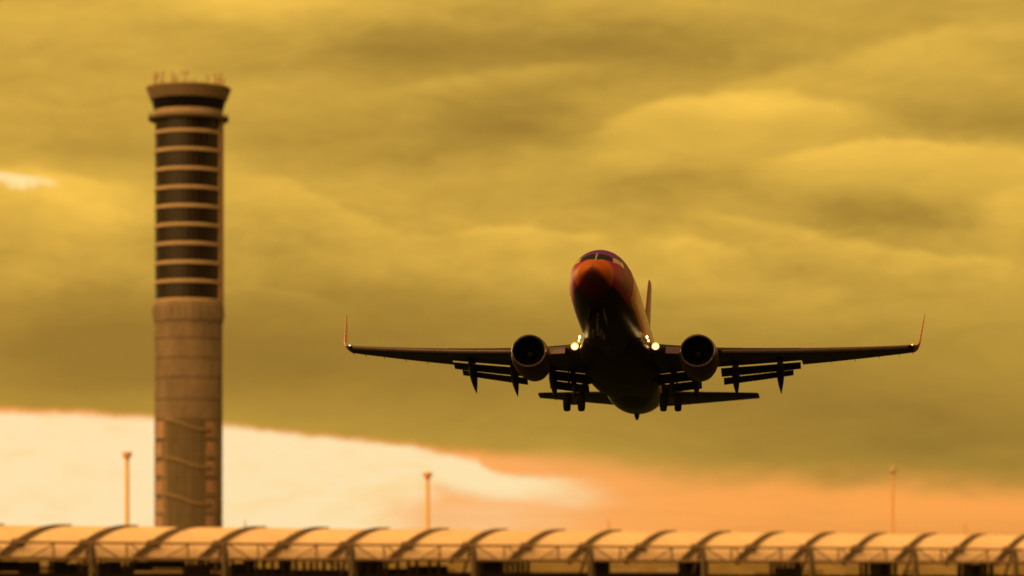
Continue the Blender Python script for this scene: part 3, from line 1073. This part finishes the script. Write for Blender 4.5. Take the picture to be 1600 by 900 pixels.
# static probes and blade antennas under the nose
for (aft, y, hgt, nm) in ((7.6, 0, .42, 'blade_antenna'), (10.2, 0, .35, 'blade_antenna')):
    b = MB()
    z0 = fB(math.sqrt(aft))
    b.loft([[P(aft, -.04, z0 + .05), P(aft + .2, .0, z0 + .05) + Vector((0, .05, 0)), P(aft + .55, 0, z0 + .05), P(aft + .2, -.09, z0 + .05)],
            [P(aft + .25, -.02, z0 - hgt), P(aft + .32, .02, z0 - hgt), P(aft + .5, 0, z0 - hgt), P(aft + .32, -.04, z0 - hgt)]], True, True, True)
    b.build(nm, M_gear, jet)
b = MB()
z0 = fB(math.sqrt(29.4))
b.loft([[P(29.1, -.16, z0 + .15), P(29.1, .16, z0 + .15), P(30.1, .14, z0 + .2), P(30.1, -.14, z0 + .2)],
        [P(29.5, -.12, z0 - .16), P(29.5, .12, z0 - .16), P(29.95, .11, z0 - .1), P(29.95, -.11, z0 - .1)]], True, True, True)
b.bar(P(29.7, 0, z0 - .1), P(29.75, 0, z0 - .27), .12, 10, .09)
b.build('tail_skid', M_gear, jet)

NA = 13


def airfoil(tc_=.12, camber=.02):
    up_, lo = [], []
    for i in range(NA + 1):
        x = .5 * (1 - math.cos(math.pi * i / NA))
        yt = 5 * tc_ * (.2969 * math.sqrt(x) - .126 * x - .3516 * x * x + .2843 * x ** 3 - .1036 * x ** 4)
        yc = camber * 4 * x * (1 - x)
        up_.append((x, yc + yt))
        lo.append((x, yc - yt))
    return up_[::-1] + lo[1:-1]      # TE over the top to LE and back under


def section(le, te, y, z, tc_, sg, cant=0., camber=.02, defl=0.):
    """aerofoil ring; cant rolls its thickness axis towards the root (winglets); defl droops it"""
    c = te - le
    r = []
    for x, q in airfoil(tc_, camber):
        dx, dz = x * c, q * c
        ax = dx * math.cos(defl) + dz * math.sin(defl)
        az_ = -dx * math.sin(defl) + dz * math.cos(defl)
        r.append(P(le + ax, sg * (y - az_ * math.sin(cant)), z + az_ * math.cos(cant)))
    return r


def wz(y):
    return -1.22 + (y - 1.88) * .105 + .0028 * (y - 1.88) ** 2


def wle(y):
    return 14.0 + (y - 1.88) * .66 if y < 4.83 else 15.947 + (y - 4.83) * .523


def wte(y):
    return 20.9 + (y - 1.88) * .03 if y < 5.7 else 21.015 + (y - 5.7) * .258


def beam_z(y, x, inc):
    return 0


for sg in (-1, 1):
    wing_y = [1.2, 1.88, 3.0, 4.83, 5.7, 7.5, 9.0, 10.45, 10.5, 12.5, 14.5, 16.2, 17.05]
    rings = []
    for y in wing_y:
        flapzone = y <= 10.45
        te = wte(y) - (.95 if flapzone and y > 1.9 else (.95 if y <= 1.9 else 0))
        tcv = .135 - .0025 * y
        rings.append(section(wle(y), te, y, wz(y), tcv * (wte(y) - wle(y)) / (te - wle(y)), sg, defl=R(1.5)))
    b = MB()
    b.loft(rings, True, True, True)
    wing = b.build('wing', M_wing, jet, True, 50)
    # aileron hinge line, static wicks
    b = MB()
    for y in (12.2, 13.6, 15.0, 16.2, 17.0):
        x = wte(y) - .05
        b.bar(P(x, sg * y, wz(y) - (x - wle(y)) * .026), P(x + .35, sg * y, wz(y) - (x - wle(y)) * .026 - .03), .018, 5)
    b.build('static_wick', M_gear, wing)
    # winglet
    wl = [(17.05, 1.0, wle(17.05), wte(17.05), .09, 0), (17.20, 1.04, 22.5, 23.98, .09, 18), (17.32, 1.18, 22.75, 24.06, .085, 45),
          (17.40, 1.46, 23.02, 24.2, .12, 70), (17.45, 1.85, 23.32, 24.38, .12, 80), (17.57, 2.7, 24.05, 24.85, .12, 82), (17.70, 3.55, 24.75, 25.25, .08, 82), (17.715, 3.68, 25.0, 25.28, .08, 82)]
    dz = wz(17.05) - 1.0
    b = MB()
    b.loft([section(le, te, y, z + dz, t_, sg, R(c), 0.0, 0 if c > 10 else R(1.5)) for (y, z, le, te, t_, c) in wl], True, True, True)
    b.build('winglet', M_red, wing, True, 50)
    # slats: four panels drooped ahead of the leading edge
    for (y0, y1) in ((6.0, 8.6), (8.62, 11.24), (11.26, 13.94), (13.96, 16.7)):
        rs = []
        for i in range(4):
            y = y0 + (y1 - y0) * i / 3
            c = .16 * (wte(y) - wle(y)) + .12
            le = wle(y) - .30
            r = []
            for k in range(9):
                t = -1.2 + 2.5 * k / 8
                r.append(P(le + .22 - .22 * math.cos(t) + max(0, t) * c * .5, sg * y, wz(y) - .10 + .16 * math.sin(t)))
            for k in range(8, -1, -1):
                t = -1.2 + 2.5 * k / 8
                r.append(P(le + .25 - .19 * math.cos(t) + max(0, t) * c * .48, sg * y, wz(y) - .10 + .125 * math.sin(t)))
            rs.append(r)
        b = MB()
        b.loft(rs, True, True, True)
        b.build('slat', M_slat, wing, True, 50)
    b = MB()
    rs = []
    for y in (2.9, 4.1):
        le = wle(y)
        rs.append([P(le + .1, sg * y, wz(y) + .12), P(le - .35, sg * y, wz(y) - .12), P(le - .55, sg * y, wz(y) - .45), P(le - .5, sg * y, wz(y) - .48), P(le - .28, sg * y, wz(y) - .2), P(le + .1, sg * y, wz(y) + .04)])
    b.loft(rs, True, True, True)
    b.build('leading_edge_flap', M_slat, wing, True, 50)
    # slotted flaps
    for (y0, y1, cm, ca, e0) in ((2.05, 4.55, 1.10, .68, 0), (5.75, 10.4, .98, .56, 1)):
        main_r, aft_r = [], []
        for i in range(5):
            y = y0 + (y1 - y0) * i / 4
            s_ = 1 - .22 * (y - y0) / (y1 - y0) if e0 else 1
            xt = wte(y) - .95
            zt = wz(y) - (xt - wle(y)) * math.sin(R(1.5))
            d1, d2 = R(17), R(34)
            x1, z1 = xt + .05, zt - (.09 if e0 else .03)
            c1 = cm * s_
            main_r.append(section(x1, x1 + c1, y, z1, .16, sg, defl=d1, camber=.03))
            x2 = x1 + c1 * math.cos(d1) + .0
            z2 = z1 - c1 * math.sin(d1) - (.06 if e0 else .035)
            ya = y0 + .12 + (y1 - y0 - .45 * e0 - .12) * i / 4
            aft_r.append(section(x2, x2 + ca * s_, ya, z2, .16, sg, defl=d2, camber=.03))
        b = MB()
        b.loft(main_r, True, True, True)
        fl = b.build('flap', M_flap, wing, True, 50)
        b = MB()
        b.loft(aft_r, True, True, True)
        b.build('aft_flap', M_flap, fl, True, 50)
    # flap track fairings
    for y in (4.25, 6.6, 9.2):
        xt = wte(y) - .95
        zt = wz(y) - .15
        b = MB()
        rs = []
        for i in range(15):
            x = i / 14
            r = .36 * (math.sin(math.pi * min(1, x * 1.15 + .03) * .5 if x < .45 else math.pi * (.5 + .5 * (x - .45) / .55)) ** .9 if 0 < x < 1 else .02)
            r = max(r, .012)
            if x < .5:
                cx_, cz_ = xt - 1.9 + 4.0 * x, zt - .18 - .12 * x
            else:
                cx_, cz_ = xt + .1 + 4.4 * (x - .5), zt - .24 - 2.1 * (x - .5)
            rs.append([P(cx_, sg * y + r * .72 * math.sin(2 * math.pi * k / 12), cz_ + r * 1.35 * math.cos(2 * math.pi * k / 12)) for k in range(12)])
        b.loft(rs, True, True, True)
        b.build('flap_track_fairing', M_flap, wing, True, 60)
    # navigation lamp in the tip
    b = MB()
    c = P(wle(16.95) - .02, sg * 16.95, wz(16.95) + .03)
    b.loft([[c + Vector((.02 - d_ * .12, q * .06 * math.cos(t) * sg, q * .04 * math.sin(t))) for t in [2 * math.pi * k / 10 for k in range(10)]] for q, d_ in ((1, 1.0), (.9, .2), (.5, -.2), (.1, -.4))], True, True, True)
    b.build('navigation_light', M_green if sg < 0 else M_redl, wing, True, 60)
    # root landing lamp and runway turnoff lamp
    def lamp(c, r, m, name, ry=1.):
        b = MB()
        b.loft([[c + Vector((d_ * r, q * r * ry * math.cos(t), q * r * math.sin(t))) for t in [2 * math.pi * k / 20 for k in range(20)]] for q, d_ in ((1.0, -.3), (1.0, 0), (.85, .25), (.5, .42), (.08, .5))], True, True, True)
        return b.build(name, m, wing, True, 60)
    ll = lamp(P(wle(2.33) - .14, sg * 2.33, wz(2.33) + .02), .115, M_lamp, 'landing_light')
    b = MB()
    c = P(wle(2.33) - .12, sg * 2.33, wz(2.33) + .02)
    b.loft([[c + Vector((d_, q * math.cos(t), q * math.sin(t))) for t in [2 * math.pi * k / 24 for k in range(24)]] for q, d_ in ((.112, -.02), (.112, .0), (.215, .05), (.225, .04), (.17, -.05))], True)
    b.build('halo', M_halo, ll, True, 50)
    lamp(P(12.9, sg * 1.93, -.93), .10, M_lamp2, 'turnoff_light', .6)
    lamp(P(13.15, sg * 2.0, -1.08), .07, M_lamp2, 'turnoff_light', .6)

    # engine
    ex, ey, ez = 12.8, sg * 4.83, -1.75
    def eng_ring(x, r, n=48, flat=0.):
        rr_ = []
        for k in range(n):
            t = 2 * math.pi * k / n
            cs = math.cos(t)
            q = r * (1 - flat * max(0, -cs) ** 2)
            rr_.append(P(ex + x, ey + r * (1 + flat * .35 * abs(math.sin(t))) * math.sin(t), ez + q * cs - x * .035))
        return rr_
    b = MB()
    b.loft([eng_ring(x, r, flat=f_) for x, r, f_ in ((.10, .985, .05), (.3, 1.035, .05), (.7, 1.085, .05), (1.3, 1.11, .04), (2.0, 1.09, .03), (2.8, .99, .02), (3.4, .86, 0), (3.42, .80, 0), (2.6, .80, 0))], True)
    nac = b.build('engine_nacelle', M_nac, wing, True, 50)
    b = MB()
    b.loft([eng_ring(x, r, flat=.05) for x, r in ((.10, .986), (.03, .965), (0, .935), (.03, .90), (.10, .875), (.2, .855))], True)
    b.build('inlet_lip', M_lip, nac, True, 60)
    b = MB()
    b.loft([eng_ring(x, r, flat=.03) for x, r in ((.2, .854), (.5, .80), (1.0, .79), (1.4, .79))], True)
    b.loft([eng_ring(x, r) for x, r in ((1.38, .8), (1.4, .02))], True, False, True)
    b.build('inlet_duct', M_blk, nac, True, 60)
    b = MB()
    for k in range(24):
        t = 2 * math.pi * k / 24
        t2 = t + .16
        b.add([P(ex + 1.06, ey + .25 * math.sin(t), ez + .25 * math.cos(t) - .04), P(ex + 1.02, ey + .77 * math.sin(t + .12), ez + .77 * math.cos(t + .12) - .04),
               P(ex + 1.22, ey + .77 * math.sin(t2 + .16), ez + .77 * math.cos(t2 + .16) - .04), P(ex + 1.26, ey + .25 * math.sin(t2), ez + .25 * math.cos(t2) - .04)], [(0, 1, 2, 3)])
    b.build('fan', M_fan, nac)
    b = MB()
    b.loft([eng_ring(x, r) for x, r in ((.62, .02), (.75, .12), (.95, .21), (1.15, .26), (1.3, .26))], True, True, True)
    b.build('spinner', M_fan, nac, True, 60)
    b = MB()
    b.loft([eng_ring(x, r) for x, r in ((2.6, .70), (3.4, .62), (4.1, .48), (4.15, .40), (3.6, .40))], True)
    b.loft([eng_ring(x, r) for x, r in ((3.6, .30), (4.2, .22), (4.7, .03))], True, True, True)
    b.build('exhaust_nozzle', M_rim, nac, True, 50)
    b = MB()
    pr_ = []
    for x, zt_, zb_, w_ in ((1.0, -.62, -1.0, .02), (1.5, -.52, -1.0, .14), (2.6, -.55, -1.1, .2), (3.4, -.70, -1.5, .2), (5.0, -.85, -1.35, .14), (6.4, -.95, -1.15, .03)):
        pr_.append([P(ex + x, ey - w_, zb_), P(ex + x, ey + w_, zb_), P(ex + x, ey + w_ * .8, zt_), P(ex + x, ey - w_ * .8, zt_)])
    b.loft(pr_, True, True, True)
    b.build('engine_pylon', M_wing, wing, True, 50)

    # main landing gear
    gx, gy, gz = 19.6, sg * 2.86, -3.12
    b = MB()
    b.bar(P(gx, gy + sg * .12, wz(2.86) - .2), P(gx, gy, gz + .75), .16, 14, .15)
    b.bar(P(gx, gy, gz + .8), P(gx, gy, gz), .10, 14)
    b.bar(P(gx, gy - .5, gz), P(gx, gy + .5, gz), .085, 12)
    b.bar(P(gx, gy, gz + .9), P(gx, gy - sg * 1.15, -1.9), .075, 10)
    b.bar(P(gx + .1, gy, gz + .1), P(gx + .42, gy, gz + .5), .05, 8)
    b.bar(P(gx + .42, gy, gz + .5), P(gx + .12, gy, gz + .95), .05, 8)
    b.box(P(gx, gy, gz + .02), (.34, .36, .34))
    gear = b.build('main_landing_gear', M_gear, jet, True, 40)
    for o in (-.43, .43):
        tyre_p = [(.30, -.12), (.40, -.17), (.50, -.185), (.545, -.15), (.565, -.07), (.57, 0), (.565, .07), (.545, .15), (.50, .185), (.40, .17), (.30, .12)]
        b = MB()
        b.loft([[P(gx + r * math.cos(t), gy + o + d_, gz + r * math.sin(t)) for t in [2 * math.pi * k / 36 for k in range(36)]] for r, d_ in tyre_p], True)
        wh = b.build('wheel', M_tyre, gear, True, 60)
        b = MB()
        b.loft([[P(gx + r * math.cos(t), gy + o + d_, gz + r * math.sin(t)) for t in [2 * math.pi * k / 24 for k in range(24)]] for r, d_ in ((.06, -.06), (.24, -.05), (.305, -.11), (.305, .11), (.24, .05), (.06, .06))], True, True, True)
        # hubs stay with the gear leg: a wheel is already its part
        h_ = b.build('hub', M_rim, gear, True, 40)
    b = MB()
    b.box(P(gx - .05, gy + sg * .34, gz + 1.35), (.9, .05, .8))
    b.build('gear_door', M_flap, gear)

    # tailplane
    b = MB()
    b.loft([section(le, te, y, z, t_, sg, camber=0) for y, le, te, z, t_ in
            ((.5, 33.6, 37.75, .92, .10), (1.2, 33.95, 37.9, .98, .10), (4.0, 35.5, 38.3, 1.33, .095), (6.6, 36.95, 38.66, 1.66, .09), (7.05, 37.22, 38.72, 1.715, .085), (7.17, 37.45, 38.74, 1.73, .05))], True, True, True)
    b.build('tailplane', M_wing, jet, True, 50)

# fin
b = MB()


def fin_sec(z, le, te, t_):
    c = te - le
    return [P(le + x * c, q * c, z) for x, q in airfoil(t_, 0)]


b.loft([fin_sec(z, le, te, t_) for z, le, te, t_ in ((1.6, 29.0, 37.3, .045), (2.2, 30.6, 37.4, .06), (2.9, 31.9, 37.5, .075), (5.0, 33.35, 37.85, .09), (8.6, 35.9, 38.35, .09), (9.0, 36.3, 38.4, .08), (9.1, 36.6, 38.4, .05))], True, True, True)
b.build('fin', M_finp, jet, True, 50)
# nose landing gear, lamp off
nx, nz = 4.0, -3.15
b = MB()
b.bar(P(nx, 0, -1.8), P(nx, 0, nz + .5), .10, 12)
b.bar(P(nx, 0, nz + .6), P(nx, 0, nz), .065, 12)
b.bar(P(nx, -.24, nz), P(nx, .24, nz), .06, 10)
b.bar(P(nx, 0, nz + .7), P(nx + 1.0, 0, -1.9), .05, 8)
ng = b.build('nose_landing_gear', M_gear, jet, True, 40)
for o in (-.2, .2):
    b = MB()
    b.loft([[P(nx + r * math.cos(t), o + d_, nz + r * math.sin(t)) for t in [2 * math.pi * k / 30 for k in range(30)]] for r, d_ in ((.05, -.05), (.18, -.07), (.26, -.095), (.32, -.08), (.342, 0), (.32, .08), (.26, .095), (.18, .07), (.05, .05))], True, True, True)
    b.build('wheel', M_tyre, ng, True, 60)
for sg in (-1, 1):
    b = MB()
    b.box(P(nx - .35, sg * .42, -2.22), (1.5, .04, .62), Matrix.Rotation(sg * R(8), 3, 'X'))
    b.build('gear_door', M_liv, ng)

# ------------------------------------------------------------------ render hints
scene.cycles.max_bounces = 6
scene.cycles.use_denoising = True
scene.cycles.sample_clamp_indirect = 6
